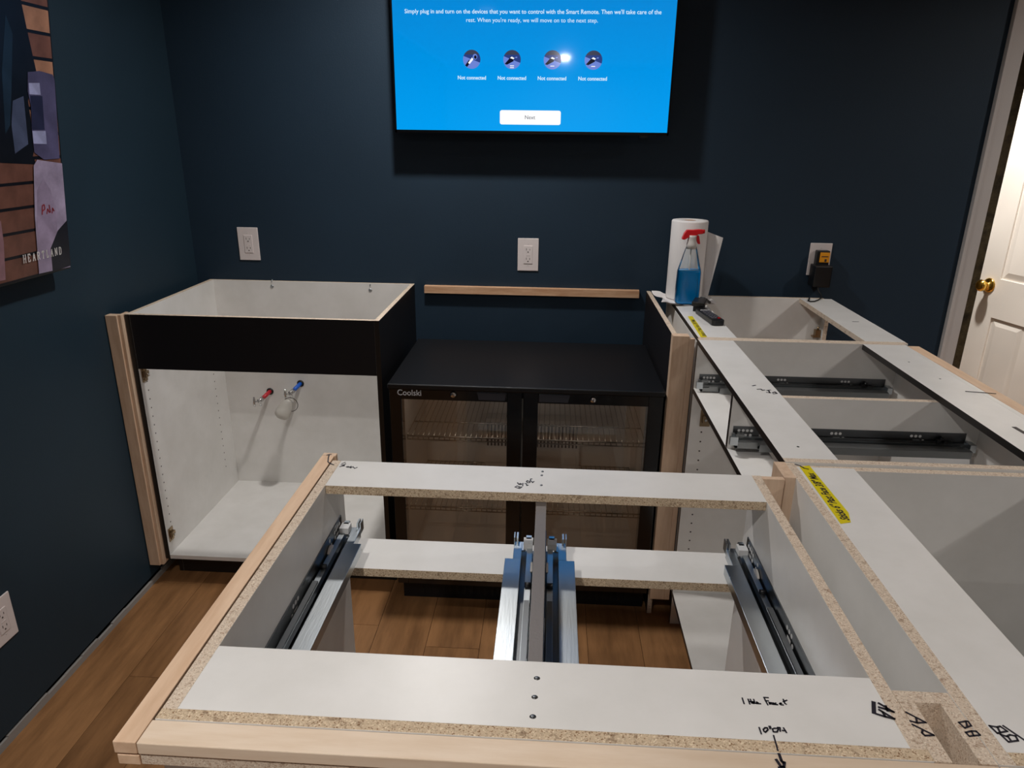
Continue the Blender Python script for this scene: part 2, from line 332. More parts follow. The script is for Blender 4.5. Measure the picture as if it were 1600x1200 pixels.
# ------------------------------------------------------------------ the room
XW = -.045; XR = 4.1; YR = -6.2; XD0, XD1 = 2.561, 3.14; ZD = 1.78
def structure(name, mb, **k): return mb.done(name, **STRUCT, **k)
structure('wall_left', MB().box(XW-.1, XW, YR, .1, .03, CEIL, 'teal'))
w = MB().box(XW, XD0, 0, .1, 0, CEIL, 'navy').box(XD1, XR, 0, .1, 0, CEIL, 'navy').box(XD0, XD1, 0, .1, ZD, CEIL, 'navy')
structure('wall_back', w)
structure('wall_right', MB().box(XR, XR+.1, YR, .1, 0, CEIL, 'navy'))
structure('wall_front', MB().box(XW-.1, XR+.1, YR-.1, YR, 0, CEIL, 'plaster'))
structure('ceiling', MB().box(XW-.1, XR+.1, YR-.1, 1.9, CEIL, CEIL+.08, 'ceil'))
# room behind the door
structure('wall_hall_left', MB().box(2.30, 2.42, .1, 1.75, 0, CEIL, 'rock'))
structure('wall_hall_back', MB().box(2.30, XR+.1, 1.75, 1.85, 0, CEIL, 'rock'))
structure('wall_hall_right', MB().box(XR, XR+.1, .1, 1.75, 0, CEIL, 'plaster'))
# floor: a sub-floor with each plank on it
floor = structure('floor', MB().box(XW-.1, XR+.1, YR-.1, 1.85, -.05, -.011, 'gap'))
pm = {}
def plank_mesh(L_, W_):
    key = (round(L_, 3), round(W_, 3))
    if key not in pm:
        mb = MB(); mb.box(-W_/2, W_/2, -L_/2, L_/2, -.011, 0, 'plank'); o = mb.done('plank', bevel=0)
        me = o.data; bpy.data.objects.remove(o)
        pm[key] = me
    return pm[key]
PW = .152; xs = XW; row = 0
while xs < XR:
    wd = min(PW, XR - xs); y1 = 1.85; first = .30 + (row*.41) % .74
    while y1 > YR + .02:
        y0 = max(y1 - (first if y1 == 1.85 else 1.04), YR)
        o = bpy.data.objects.new('plank', plank_mesh(y1-y0-.0012, wd-.0012)); C.objects.link(o)
        o.parent = floor; o.location = Vector((xs+wd/2, (y0+y1)/2, -.0055)) - wloc(floor)
        y1 = y0
    xs += PW; row += 1
# bare torn drywall strip where the baseboard was, on the left wall
mb = MB(); ys = [YR + i*(0-YR)/90 for i in range(91)]
for a, b_ in zip(ys, ys[1:]):
    mb.box(XW-.006, XW+.0015, a, b_, .0, .018 + random.uniform(-.004, .005), 'plaster')
structure('trim_1', mb)
structure('baseboard_hall', MB().box(2.42, XR, 1.735, 1.75, 0, .09, 'casing'))
# door casing and jamb
structure('trim_2', MB().box(2.512, XD0, -.014, 0, 0, ZD+.088, 'casing').box(2.512, 2.522, -.018, -.014, 0, ZD+.088, 'casing'), bevel=.002)
structure('trim_3', MB().box(XD1, XD1+.088, -.014, 0, 0, ZD+.088, 'casing').box(XD0, XD1, -.014, 0, ZD, ZD+.088, 'casing'), bevel=.002)
structure('trim_4', MB().box(XD0, XD0+.008, 0, .1, 0, ZD, 'casing').box(XD1-.008, XD1, 0, .1, 0, ZD, 'casing').box(XD0, XD1, 0, .1, ZD-.01, ZD, 'casing'))
# the door itself, swung away into the next room
def door():
    W, Hd, TH = .65, 1.745, .030
    fe = Vector((2.978, .65, .012)); dv = Vector((.227, -.974, 0)).normalized(); dn = Vector((-.974, -.227, 0)).normalized()   # dn faces the photograph
    fr = Matrix(((dv.x, 0, dn.x, fe.x), (dv.y, 0, dn.y, fe.y), (0, 1, 0, fe.z), (0, 0, 0, 1)))
    mb = MB(); mb.T = fr
    # core with moulded panels: rails and stiles stand proud of the sunk field, panels raised again
    mb.box(0, W, 0, Hd, -TH, -.007, 'door')
    cols = [(.098, .262), (.388, .552)]; rows = [(.18, .668), (.826, 1.36), (1.45, 1.62)]
    xs_ = [0, .098, .262, .388, .552, W]
    for a, b_ in ((0, .098), (.262, .388), (.552, W)): mb.box(a, b_, 0, Hd, -.007, 0, 'door')
    zz = [0, .18, .668, .826, 1.36, 1.45, 1.62, Hd]
    for a, b_ in ((0, .18), (.668, .826), (1.36, 1.45), (1.62, Hd)):
        for c0, c1 in cols: mb.box(c0, c1, a, b_, -.007, 0, 'door')
    o = mb.done('door_1', kind='structure')
    for c0, c1 in cols:
        for r0, r1 in rows:
            p = MB(); p.T = fr; i = .004; j = .030; q = []
            lo = [p.V(v) for v in ((c0+i, r0+i, -.007), (c1-i, r0+i, -.007), (c1-i, r1-i, -.007), (c0+i, r1-i, -.007))]
            hi = [p.V(v) for v in ((c0+j, r0+j, -.0012), (c1-j, r0+j, -.0012), (c1-j, r1-j, -.0012), (c0+j, r1-j, -.0012))]
            for n_ in range(4): p.F([lo[n_], lo[(n_+1) % 4], hi[(n_+1) % 4], hi[n_]], 'door')
            p.F(hi, 'door'); p.done('panel', o, keep=True)
    k = MB(); k.T = fr
    A = Matrix.Identity(4)
    k.lathe([(.030, 0), (.030, .003), (.024, .007), (.012, .010), (.011, .020), (.016, .024), (.022, .030), (.0245, .038), (.022, .046), (.014, .051), (.004, .0525)], (.052, .792, 0), 'brass', 24)
    k.done('door_handle', o, label='polished brass round door knob', keep=False)
    for z_ in (.2, .85, 1.5):
        h = MB(); h.T = fr; h.tube([(W+.003, z_-.04, -.005), (W+.003, z_+.04, -.005)], .005, 'brass', 8); h.done('hinge', o)
door()
# recessed downlights in the ceiling, one of them an added fill
for i, (lx, ly, pw) in enumerate(LAMPS):
    t = thing('recessed_light', (lx, ly, CEIL), 'white recessed ceiling downlight ' + ('in front of the television', 'above the right-hand cabinets near the back wall', 'above the left side of the nearest cabinet', 'above the right-hand end of the room', 'far behind the camera, mirrored in the television', 'added as unseen fill far behind the camera on the right', 'in the next room beside the open door')[i], 'light', 'recessed lights in the ceiling')
    MB().lathe([(.075, -.003), (.078, -.001), (.078, 0), (.05, 0)], (lx, ly, CEIL), 'ceil', 24).done('trim_ring', t)
    MB().lathe([(.048, -.005), (.05, -.003)], (lx, ly, CEIL), 'lit_white', 20).done('lens', t)

# ------------------------------------------------------------------ outlets
def outlet(x0, x1, z0, z1, label, wall='back', yc=None):
    loc = ((x0+x1)/2, 0, z0) if wall == 'back' else (XW, yc, z0)
    t = thing('wall_outlet', loc, label, 'outlet', None)
    w_ = x1-x0; h_ = z1-z0
    if wall == 'back': fr = Matrix(((1,0,0,(x0+x1)/2),(0,0,-1,0),(0,1,0,(z0+z1)/2),(0,0,0,1)))
    else: fr = Matrix(((0,0,1,XW),(1,0,0,yc),(0,1,0,(z0+z1)/2),(0,0,0,1)))
    a = MB(); a.T = fr; a.box(-w_/2, w_/2, -h_/2, h_/2, 0, .004, 'plastic'); a.done('cover_plate', t, bevel=.0018)
    a = MB(); a.T = fr; a.box(-.0145, .0145, -.030, .030, .0035, .0056, 'plastic'); r = a.done('receptacle', t, bevel=.0008)
    a = MB(); a.T = fr
    for zc in (-.0155, .0155):
        a.box(-.0065, -.005, zc-.001, zc+.006, .0055, .0059, 'slot').box(.005, .0065, zc-.001, zc+.0045, .0055, .0059, 'slot')
        a.lathe([(.0022, .0055), (.0022, .0059)], (0, zc-.0065, 0), 'slot', 8)
    a.box(-.006, -.001, -.003, -.0005, .0055, .0062, 'plastic').box(.001, .006, -.003, -.0005, .0055, .0062, 'plastic')
    a.done('slots', r, kind='stuff')
    for zc in (-.036, .036): a = MB(); a.T = fr; a.lathe([(.002, .004), (.002, .0046)], (0, zc, 0), 'frost', 8); a.done('screw', t)
    return t
outlet(.117, .1885, .945, 1.056, 'white outlet on the dark wall above the sink cabinet, leftmost on the back wall')
outlet(1.0745, 1.1445, .929, 1.038, 'white outlet centred on the dark wall above the wooden cleat')
outlet(2.0335, 2.104, .935, 1.041, 'white outlet with an amber plug at the right of the back wall')
outlet(0, .070, .24, .353, 'white outlet low on the left wall near the floor', 'left', -1.108)

# ------------------------------------------------------------------ television
def tv():
    x0, x1, z0, z1, yf, yb = .692, 1.533, 1.3655, 1.848, -.082, -.030
    t = thing('television', ((x0+x1)/2, -.05, z0), 'wall-mounted flat television with a bright blue setup screen', 'television')
    mb = MB().box(x0, x1, yf, yf+.010, z0, z0+.0085, 'fridge_frame').box(x0, x1, yf, yf+.010, z1-.006, z1, 'fridge_frame')
    mb.box(x0, x0+.005, yf, yf+.010, z0, z1, 'fridge_frame').box(x1-.005, x1, yf, yf+.010, z0, z1, 'fridge_frame').done('bezel', t)
    MB().box(x0+.001, x1-.001, yf+.010, yf+.022, z0+.001, z1-.001, 'blackp').box(x0+.10, x1-.10, yf+.022, yb, z0+.03, z1-.12, 'blackp').done('back_cover', t)
    MB().box((x0+x1)/2-.12, (x0+x1)/2+.12, yb, -.001, 1.52, 1.72, 'galv_dark').done('wall_bracket', t)
    MB().box(1.446, 1.470, yf+.002, yf+.012, z0-.006, z0, 'blackp').done('sensor', t)

    scr = MB().box(x0+.005, x1-.005, yf+.0015, yf+.010, z0+.0085, z1-.006, 'screen').done('screen', t)
    f = lambda x, z, d=0: Matrix(((1,0,0,x),(0,0,-1,yf+.0013-d),(0,1,0,z),(0,0,0,1)))
    xc = 1.1095
    a = MB(); a.text("Simply plug in and turn on the devices that you want to control with the Smart Remote. Then we'll take care of the", .0162, f(xc, 1.6975), 'lit_text', sx=.99, bold=.00015)
    a.text("rest. When you're ready, we will move on to the next step.", .0162, f(xc, 1.675), 'lit_text', sx=.99)
    a.done('screen_text', scr, keep=True)
    # above the frame of the photograph the screen goes on plain blue
    for i, ix in enumerate((.932, 1.053, 1.1735, 1.295)):
        r = .0262; g = MB(); iz = 1.5745
        circ = [(r*math.cos(2*PI*j/28), r*math.sin(2*PI*j/28)) for j in range(28)]
        g.prism(circ, .0003, 'lit_navy', f(ix, iz))
        # the lighter lower wedge (between 200 and 340 degrees, through the centre)
        g.prism([(0, 0)] + [(r*math.cos(math.radians(a_)), r*math.sin(math.radians(a_))) for a_ in range(160, 341, 12)], .0003, 'lit_lilac', f(ix, iz, .0003))
        arc = [(r*math.cos(math.radians(a_)), r*math.sin(math.radians(a_))) for a_ in range(30, 151, 12)]
        g.prism(arc, .0003, 'lit_grey', f(ix, iz, .0004))
        if i == 0:
            g.prism([(-.020,-.017), (-.014,-.021), (-.003,-.007), (-.008,-.001)], .0003, 'lit_black', f(ix, iz, .0007))
            g.prism([(-.011,-.010), (-.006,-.013), (.005,0), (.001,.005)], .0003, 'lit_white', f(ix, iz, .0009))
            g.prism([(.010+.007*math.cos(j*PI/5), .007+.008*math.sin(j*PI/5)) for j in range(10)], .0003, 'lit_lilac', f(ix, iz, .0010))
            g.prism([(.011+.004*math.cos(j*PI/5), .006+.005*math.sin(j*PI/5)) for j in range(10)], .0003, 'lit_black', f(ix, iz, .0013))
        else:
            g.prism([(-.022,-.012), (-.015,-.014), (.005,-.004), (.002,.004), (-.006,.005)], .0003, 'lit_black', f(ix, iz, .0007))
            g.prism([(-.006,.004), (.004,.001), (.007,.004), (-.001,.008)], .0003, 'lit_white', f(ix, iz, .0010))
            g.prism([(.008,.005), (.012,.008), (.016,.007), (.014,.004)], .0003, 'lit_lilac', f(ix, iz, .0010))
            g.prism([(-.006,-.016), (.006,-.016), (.006,-.018), (-.006,-.018)], .0003, 'lit_white', f(ix, iz, .0010))
            if i == 1: g.prism([(-.006,-.021), (.006,-.021), (.006,-.023), (-.006,-.023)], .0003, 'lit_white', f(ix, iz, .0010))
        g.done('screen_icon', scr)
        MB().text('Not connected', .0148, f(ix, 1.519), 'lit_text', bold=.0003, sx=.95).done('icon_caption', scr, keep=True)
    q = MB(); x0b, x1b, z0b, z1b, rr = 1.0175, 1.2035, 1.3925, 1.4335, .006
    pl = []
    for cx, cz, a0 in ((x1b-rr, z0b+rr, -90), (x1b-rr, z1b-rr, 0), (x0b+rr, z1b-rr, 90), (x0b+rr, z0b+rr, 180)):
        pl += [(cx+rr*math.cos(math.radians(a0+d)), cz+rr*math.sin(math.radians(a0+d))) for d in (0, 30, 60, 90)]
    q.prism(pl, .0004, 'lit_white', f(0, 0)); q.done('screen_button', scr)
    MB().text('Next', .0155, f(xc, 1.4085, .0005), 'lit_grey').done('button_text', scr, keep=True)
tv()

# ------------------------------------------------------------------ poster leaning off the left wall
def poster():
    u = Vector((.1128, 0, .9936)); n = Vector((.9936, 0, -.1128)); b0 = Vector((0, -.707, 1.038))
    fr = lambda d=0: Matrix(((0, u.x, n.x, b0.x+n.x*d), (1, u.y, n.y, b0.y), (0, u.z, n.z, b0.z+n.z*d), (0, 0, 0, 1)))
    t = thing('poster', (XW, -.95, 1.02), 'framed poster of a water cooler and a log wall, on the left wall', 'poster')
    a = MB(); a.T = fr(-.018); a.box(-.60, .002, -.002, .84, 0, .0175, 'blackp'); a.done('frame', t, bevel=.001)
    a = MB(); a.T = fr(-.0004); a.box(-.596, -.002, .002, .836, 0, .0006, 'p_dark'); pr = a.done('picture', t)
    def clip(poly, lo=-.595, hi=-.0032, zl=.003, zh=.835): return [(min(max(p[0], lo), hi), min(max(p[1], zl), zh)) for p in poly]
    lay = [.0003]
    def add(nm, poly, k, holder=pr):
        lay[0] += .00025; q = MB(); q.prism(clip(poly), .0002, k, fr(lay[0])); q.done(nm, holder)
    # log wall courses
    z_ = .003; i = 0
    while z_ < .83:
        h_ = .052; add('printed_log', [(-.595, z_), (-.004, z_+.004), (-.004, z_+h_-.003), (-.595, z_+h_-.006)], ('p_log', 'p_log2')[(i+(z_ < .28)) % 2 if z_ > .28 else 1])
        lay[0] -= .00025; z_ += h_; i += 1
    lay[0] += .0003
    fig = PRINT['figure']; add('printed_coat', [(fig[0][0]-.3, .83), (-.13, .83)] + fig[1:-1] + [(fig[-1][0]-.3, fig[-1][1])], 'p_dark')
    add('printed_coat_fold', PRINT['figure_fold'], 'p_denim'); add('printed_sleeve', PRINT['figure_hand'], 'p_hand')
    add('printed_jeans', [(-.595, .003)] + PRINT['jeans'][::-1] + [(-.595, .2)], 'p_jean')
    for nm, k in (('bottle', 'p_bottle'), ('bottle_dark', 'p_bdark'), ('bottle_band', 'p_band'), ('bottle_band2', 'p_band'), ('cooler', 'p_cooler'), ('cooler_arc', 'p_arc'), ('dark_round', 'p_round')):
        add('printed_' + ''.join(c for c in nm if not c.isdigit()), PRINT[nm], k)
    # slab serif lettering
    y0, y1 = PRINT['heart0'][0], PRINT['heart1'][0]; zb, hh = .0395, .0165; st = (y1-y0)/8.62
    L_ = dict(H=[[(0,0),(0,1)],[(.62,0),(.62,1)],[(0,.5),(.62,.5)],[(-.15,0),(.15,0)],[(.47,0),(.77,0)],[(-.15,1),(.15,1)],[(.47,1),(.77,1)]],
              E=[[(0,0),(0,1)],[(-.12,0),(.6,0),(.6,.25)],[(-.12,1),(.58,1),(.58,.78)],[(0,.5),(.4,.5)]],
              A=[[(0,0),(.33,1),(.66,0)],[(.14,.35),(.52,.35)],[(-.15,0),(.15,0)],[(.5,0),(.82,0)]],
              R=[[(0,0),(0,1)],[(-.12,1),(.45,1),(.6,.85),(.6,.65),(.45,.5),(0,.5)],[(.35,.5),(.6,0),(.74,0)],[(-.12,0),(.15,0)]],
              T=[[(.32,0),(.32,1)],[(0,.78),(0,1),(.64,1),(.64,.78)],[(.15,0),(.5,0)]],
              L=[[(.1,0),(.1,1)],[(-.05,1),(.28,1)],[(-.05,0),(.62,0),(.62,.28)]],
              N=[[(0,0),(0,1),(.62,0),(.62,1)],[(-.14,0),(.14,0)],[(-.14,1),(0,1)],[(.48,1),(.76,1)]],
              D=[[(0,0),(0,1)],[(-.12,1),(.4,1),(.6,.8),(.6,.2),(.4,0),(-.12,0)]])
    lay[0] += .0003; q = MB()
    for k_, ch in enumerate('HEARTLAND'):
        for ln in L_[ch]:
            pts = [(y0 + k_*st + a*hh*.62, zb + b_*hh) for a, b_ in ln]
            for pa, pb in zip(pts, pts[1:]):
                d = Vector((pb[0]-pa[0], pb[1]-pa[1]));
                if d.length < 1e-6: continue
                d.normalize(); nn = Vector((-d.y, d.x))*.0011
                A_, B_ = Vector(pa), Vector(pb)
                q.prism([tuple(A_+nn), tuple(A_-nn), tuple(B_-nn), tuple(B_+nn)], .0002, 'p_text', fr(lay[0]))
    q.done('lettering', pr)
    q = MB()
    for ln in ([(0,0),(.003,.02),(.010,.022),(.011,.012),(.002,.008)], [(.016,.0),(.020,.012),(.026,.002)], [(.026,.02),(.029,.002)], [(.034,.0),(.037,.012),(.042,.004)]):
        pts = [(PRINT['red1'][0][0] + .004 + a, PRINT['red1'][0][1] - .024 + b_) for a, b_ in ln]
        for pa, pb in zip(pts, pts[1:]):
            A_, B_ = Vector(pa), Vector(pb); d = (B_-A_).normalized(); nn = Vector((-d.y, d.x))*.0014
            q.prism([tuple(A_+nn), tuple(A_-nn), tuple(B_-nn), tuple(B_+nn)], .0002, 'p_red', fr(lay[0]))
    q.done('printed_scribble', pr)
    MB().box(XW, .03, -1.12, -1.10, 1.55, 1.553, 'galv_dark').done('hanging_bracket', t)
poster()

# ------------------------------------------------------------------ pine cleat on the back wall
o = MB().box(.757, 1.4875, -.020, 0, .8475, .873, 'pine').done('wall_cleat', bevel=.001)
o['label'] = 'narrow pine strip screwed level to the dark wall above the cooler'; o['category'] = 'wood strip'

# ------------------------------------------------------------------ hinge plates and shelf-pin holes
def hinge_plate(parent, x, y, z, nx):
    """mounting plate on a cabinet side at plane x, facing nx, long axis up"""
    t = MB(); s_ = nx
    t.box(min(x, x+s_*.002), max(x, x+s_*.002), y-.010, y+.016, z-.022, z+.022, 'nickel')
    t.box(min(x, x+s_*.011), max(x, x+s_*.011), y-.006, y+.012, z-.008, z+.010, 'nickel')
    t.tube([(x, y, z+.015), (x+s_*.005, y, z+.015)], .0035, 'nickel', 8).tube([(x, y, z-.015), (x+s_*.005, y, z-.015)], .0035, 'nickel', 8)
    t.tube([(x+s_*.010, y+.002, z), (x+s_*.015, y+.002, z)], .0035, 'chrome', 8)
    return t.done('hinge_plate', parent)

# ------------------------------------------------------------------ sink cabinet on the left
def sink_cabinet():
    x0, x1, yf, yb, zb = .002, .721, -.526, -.003, .086
    t = thing('sink_cabinet', ((x0+x1)/2, (yf+yb)/2, 0), 'open-topped sink cabinet with black front panel and white inside, in the back left corner', 'cabinet')
    for a0, a1, fc in ((x0, x0+T, dict(xn='black')), (x1-T, x1, dict(xp='black'))):
        MB().box(a0, a1, yf, yb, zb, H, 'white', yn='edge', zp='chip2', **fc).box(a0, a1, yf+.062, yb, 0, zb, 'white', yn='edge', **fc).done('side_panel', t)
    B('back_panel', t, x0+T, x1-T, yb-.008, yb, zb, H, 'white', zp='chip2')
    B('bottom_panel', t, x0+T, x1-T, yf, yb-.008, zb, zb+T, 'white', yn='white')
    B('front_panel', t, x0+T, x1-T, yf, yf+T, .716, H, 'white', yn='black', zp='chip2', label='plain black false front panel')
    B('toe_kick', t, x0+T, x1-T, yf+.062, yf+.062+T, 0, zb, 'edge')
    fs = MB().box(-.043, -.010, -.545, -.522, .072, H, 'maple_z').box(-.010, -.0005, -.540, -.500, .072, H+.001, 'maple_z').done('filler_strip', t, bevel=.0012, label='pale maple filler strip')
    hinge_plate(t, x0+T, yf+.020, .693, 1); hinge_plate(t, x0+T, yf+.020, .162, 1)
    h = MB()
    for k in range(18):
        z_ = .20 + k*.0275
        h.tube([(x0+T-.001, yf+.032, z_), (x0+T+.0003, yf+.032, z_)], .0024, 'slot', 8)
        h.tube([(x0+T-.001, yf+.43, z_), (x0+T+.0003, yf+.43, z_)], .0024, 'slot', 8)
    h.done('pin_holes', t, kind='stuff')
    for x_, z_ in ((.223, .869-.012), (.568, .866-.014)):
        MB().lathe([(.006, 0), (.006, .0015), (.003, .003)], (x_, yb-.008, z_), 'galv', 10, axis=Matrix.Rotation(PI/2, 4, 'X')).tube([(x_, yb-.010, z_+.016), (x_+.0015, yb-.004, z_+.024)], .002, 'galv', 6).done('mounting_screw', t)
    return t
sink_cabinet()
def valve(x, z, pipe, label, bag=False):
    t = thing('shutoff_valve', (x, -.012, z), label, 'valve', None)
    MB().lathe([(.013, 0), (.013, .0015), (.008, .002), (.008, .0022)], (x, -.0112, z), 'rubber', 16, axis=Matrix.Rotation(PI/2, 4, 'X')).done('wall_grommet', t)
    e = (x-.010, -.062, z-.010)
    MB().tube([(x, -.011, z), (x-.003, -.035, z-.003), e], .0072, pipe, 10).done('pipe', t)
    v_ = MB().tube([e, (e[0]-.004, e[1]-.022, e[2]-.003)], .0085, 'chrome', 10)
    v_.tube([(e[0]-.003, e[1]-.014, e[2]), (e[0]-.003, e[1]-.014, e[2]-.022)], [.006, .005], 'chrome', 8)
    v_.done('valve_body', t)
    hx, hy, hz = e[0]-.004, e[1]-.022, e[2]-.003
    hd = MB().tube([(hx, hy, hz), (hx-.014, hy-.006, hz)], .003, 'chrome', 8)
    hd.tube([(hx-.014, hy-.006, hz+.019), (hx-.0145, hy-.007, hz+.010), (hx-.015, hy-.008, hz), (hx-.0145, hy-.007, hz-.010), (hx-.014, hy-.006, hz-.017)], [.003, .005, .0045, .005, .003], 'chrome', 8)
    hd.done('valve_handle', t)
    if bag:
        A = Matrix.Rotation(math.radians(205), 4, 'Y') @ Matrix.Rotation(.25, 4, 'X')
        MB().lathe([(.010, 0), (.016, .008), (.021, .022), (.026, .042), (.028, .058), (.025, .070), (.016, .078), (.004, .081)], (hx-.002, hy-.002, hz-.018), 'bag', 20, axis=A).done('plastic_cover', t, label='milky plastic cover tied over the valve outlet')
        c = Vector((hx+.004, hy-.012, hz-.036)); MB().tube([(c.x+.026*math.cos(j*2*PI/20), c.y-.002, c.z+.026*math.sin(j*2*PI/20)) for j in range(21)], .0012, 'slot', 6, caps=False).done('wire_ring', t)
valve(.176, .468, 'pex_red', 'chrome shutoff valve on a red water pipe inside the sink cabinet')
valve(.292, .502, 'pex_blue', 'chrome shutoff valve on a blue water pipe with a milky plastic cover', True)

# ------------------------------------------------------------------ end panel and filler right of the cooler
t = thing('end_panel', (1.52, -.3, 0), 'tall black end panel with a pale maple filler post, right of the cooler', 'panel')
B('panel', t, 1.508, 1.508+T, -.575, -.035, 0, H, 'chip2', xn='black', yn='chip2', zp='chip2')
B('filler_post', t, 1.508, 1.551, -.602, -.575, .07, H, 'maple_z', bevel=.0015)
B('filler_strip', t, 1.551, 1.5655, -.602, -.590, .07, H-.007, 'maple_z', bevel=.001)
B('blocking', t, 1.508+T, 1.566, -.36, -.10, .55, .80, 'chip')

# ------------------------------------------------------------------ beverage cooler
def cooler():
    x0, x1, yf, yb, zt = .757, 1.499, -.555, -.15, .7225
    t = thing('beverage_cooler', ((x0+x1)/2, (yf+yb)/2, 0), 'black two-door glass-front beverage cooler between the sink cabinet and the end panel', 'cooler')
    mb = MB(); a = .022
    mb.box(x0, x0+a, yf, yb, .075, zt-.014, 'fridge', xp='liner').box(x1-a, x1, yf, yb, .075, zt-.014, 'fridge', xn='liner')
    mb.box(x0+a, x1-a, yb-.02, yb, .075, zt-.014, 'fridge', yn='liner').box(x0+a, x1-a, yf, yb-.02, .075, .12, 'fridge', zp='liner').box(x0+a, x1-a, yf, yb-.02, zt-.05, zt-.014, 'fridge', zn='liner')
    mb.done('body', t)
    B('top_panel', t, x0-.002, x1+.002, -.607, yb, zt-.014, zt, 'fridge', bevel=.003)
    B('base', t, x0+.004, x1-.002, -.545, yb, .0, .075, 'fridge', bevel=.001)
    g = MB()
    for k in range(30):
        xx = x0+.06+k*.0215; g.box(xx, xx+.009, -.5475, -.545, .018, .058, 'rubber')
    g.done('vent_grille', t, kind='stuff')
    xm = (1.0795+1.1635)/2
    zd0, zd1 = .085, zt-.017; glz1, glz0 = .676, .135
    for side in (0, 1):
        a0, a1 = ((x0, xm-.002), (xm+.002, x1))[side]; g0, g1 = ((.789, 1.0795), (1.1635, 1.460))[side]
        d = MB(); y0, y1 = -.598, -.557
        d.box(a0, g0, y0, y1, zd0, zd1, 'fridge_frame').box(g1, a1, y0, y1, zd0, zd1, 'fridge_frame').box(g0, g1, y0, y1, glz1, zd1, 'fridge_frame').box(g0, g1, y0, y1, zd0, glz0, 'fridge_frame')
        dr = d.done('glass_door', t, bevel=.0015)
        MB().box(g0, g1, y0+.006, y0+.009, glz0, glz1, 'tint_glass').done('pane', dr)
        lx = (.9335, 1.3115)[side]; lz = (.7005, .6975)[side]-.002
        MB().lathe([(.0095, 0), (.0095, .002), (.0075, .0045), (.0075, .006), (.0015, .006)], (lx, y0, lz-.004), 'chrome', 20, axis=Matrix.Rotation(PI/2, 4, 'X')).box(lx-.001, lx+.001, y0-.0065, y0-.006, lz-.0085, lz+.0005, 'slot').done('door_lock', dr)
        h0, h1 = ((.9985, 1.0765), (1.1665, 1.2485))[side]
        hz0, hz1 = .681, .7015
        q = MB(); q.prism([(h0+.004, hz0), (h1-.003, hz0), (h1, hz1), (h0, hz1)] if side == 0 else [(h0, hz0), (h1-.004, hz0), (h1, hz1), (h0, hz1)], .0015, 'grip', MB.frame_at(y0-.0, 'y'))
        q.box(h0, h1, y0-.006, y0, hz1-.002, hz1+.001, 'grip'); q.done('grip_recess', dr)
        if side == 0: MB().text('Coolski', .0235, Matrix(((1,0,0,.779),(0,0,-1,y0-.0002),(0,1,0,.688),(0,0,0,1))), 'logo', align='LEFT', bold=.0003, sx=.92).done('brand_lettering', dr, keep=True)
    # shelves
    for zs in (.535, .305):
        for sx0, sx1 in ((x0+a+.006, xm-.012), (xm+.012, x1-a-.006)):
            w_ = MB(); y0, y1 = -.515, -.20
            for yy in (y0, y0+.11, y1): w_.tube([(sx0, yy, zs-.003), (sx1, yy, zs-.003)], .0024, 'wire', 6)
            w_.tube([(sx0, y0, zs-.014), (sx1, y0, zs-.014)], .0018, 'wire', 6)
            n = 22
            for k in range(n):
                xx = sx0 + (sx1-sx0)*k/(n-1); w_.tube([(xx, y0, zs-.012), (xx, y0, zs), (xx, y1, zs)], .0013, 'wire', 5)
            w_.done('wire_shelf', t)
    v_ = MB()
    v_.box(.985, 1.30, yb-.075, yb-.021, .30, .475, 'liner')
    for k in range(26):
        xx = .992+k*.0118; v_.box(xx, xx+.005, yb-.078, yb-.075, .38, .462, 'slot')
    v_.done('fan_housing', t)
    MB().box(x0+.06, x1-.06, -.530, -.522, zt-.056, zt-.050, 'liner').done('added_light_strip', t)  # invented strip, holder for the added lamp below
    ll = bpy.data.lights.new('added_cooler_fill', 'AREA'); ll.shape = 'RECTANGLE'; ll.size = .6*S; ll.size_y = .008*S; ll.energy = .13; ll.color = (1, .93, .86)  # added lamp, makes the shelves show through the tinted glass
    lo = bpy.data.objects.new('added_cooler_fill', ll); C.objects.link(lo); lo.location = (xm*S, -.526*S, (zt-.058)*S); lo.rotation_euler = (math.radians(30), 0, 0)
    B('centre_post', t, xm-.008, xm+.008, -.55, -.535, .12, zt-.05, 'liner')
cooler()

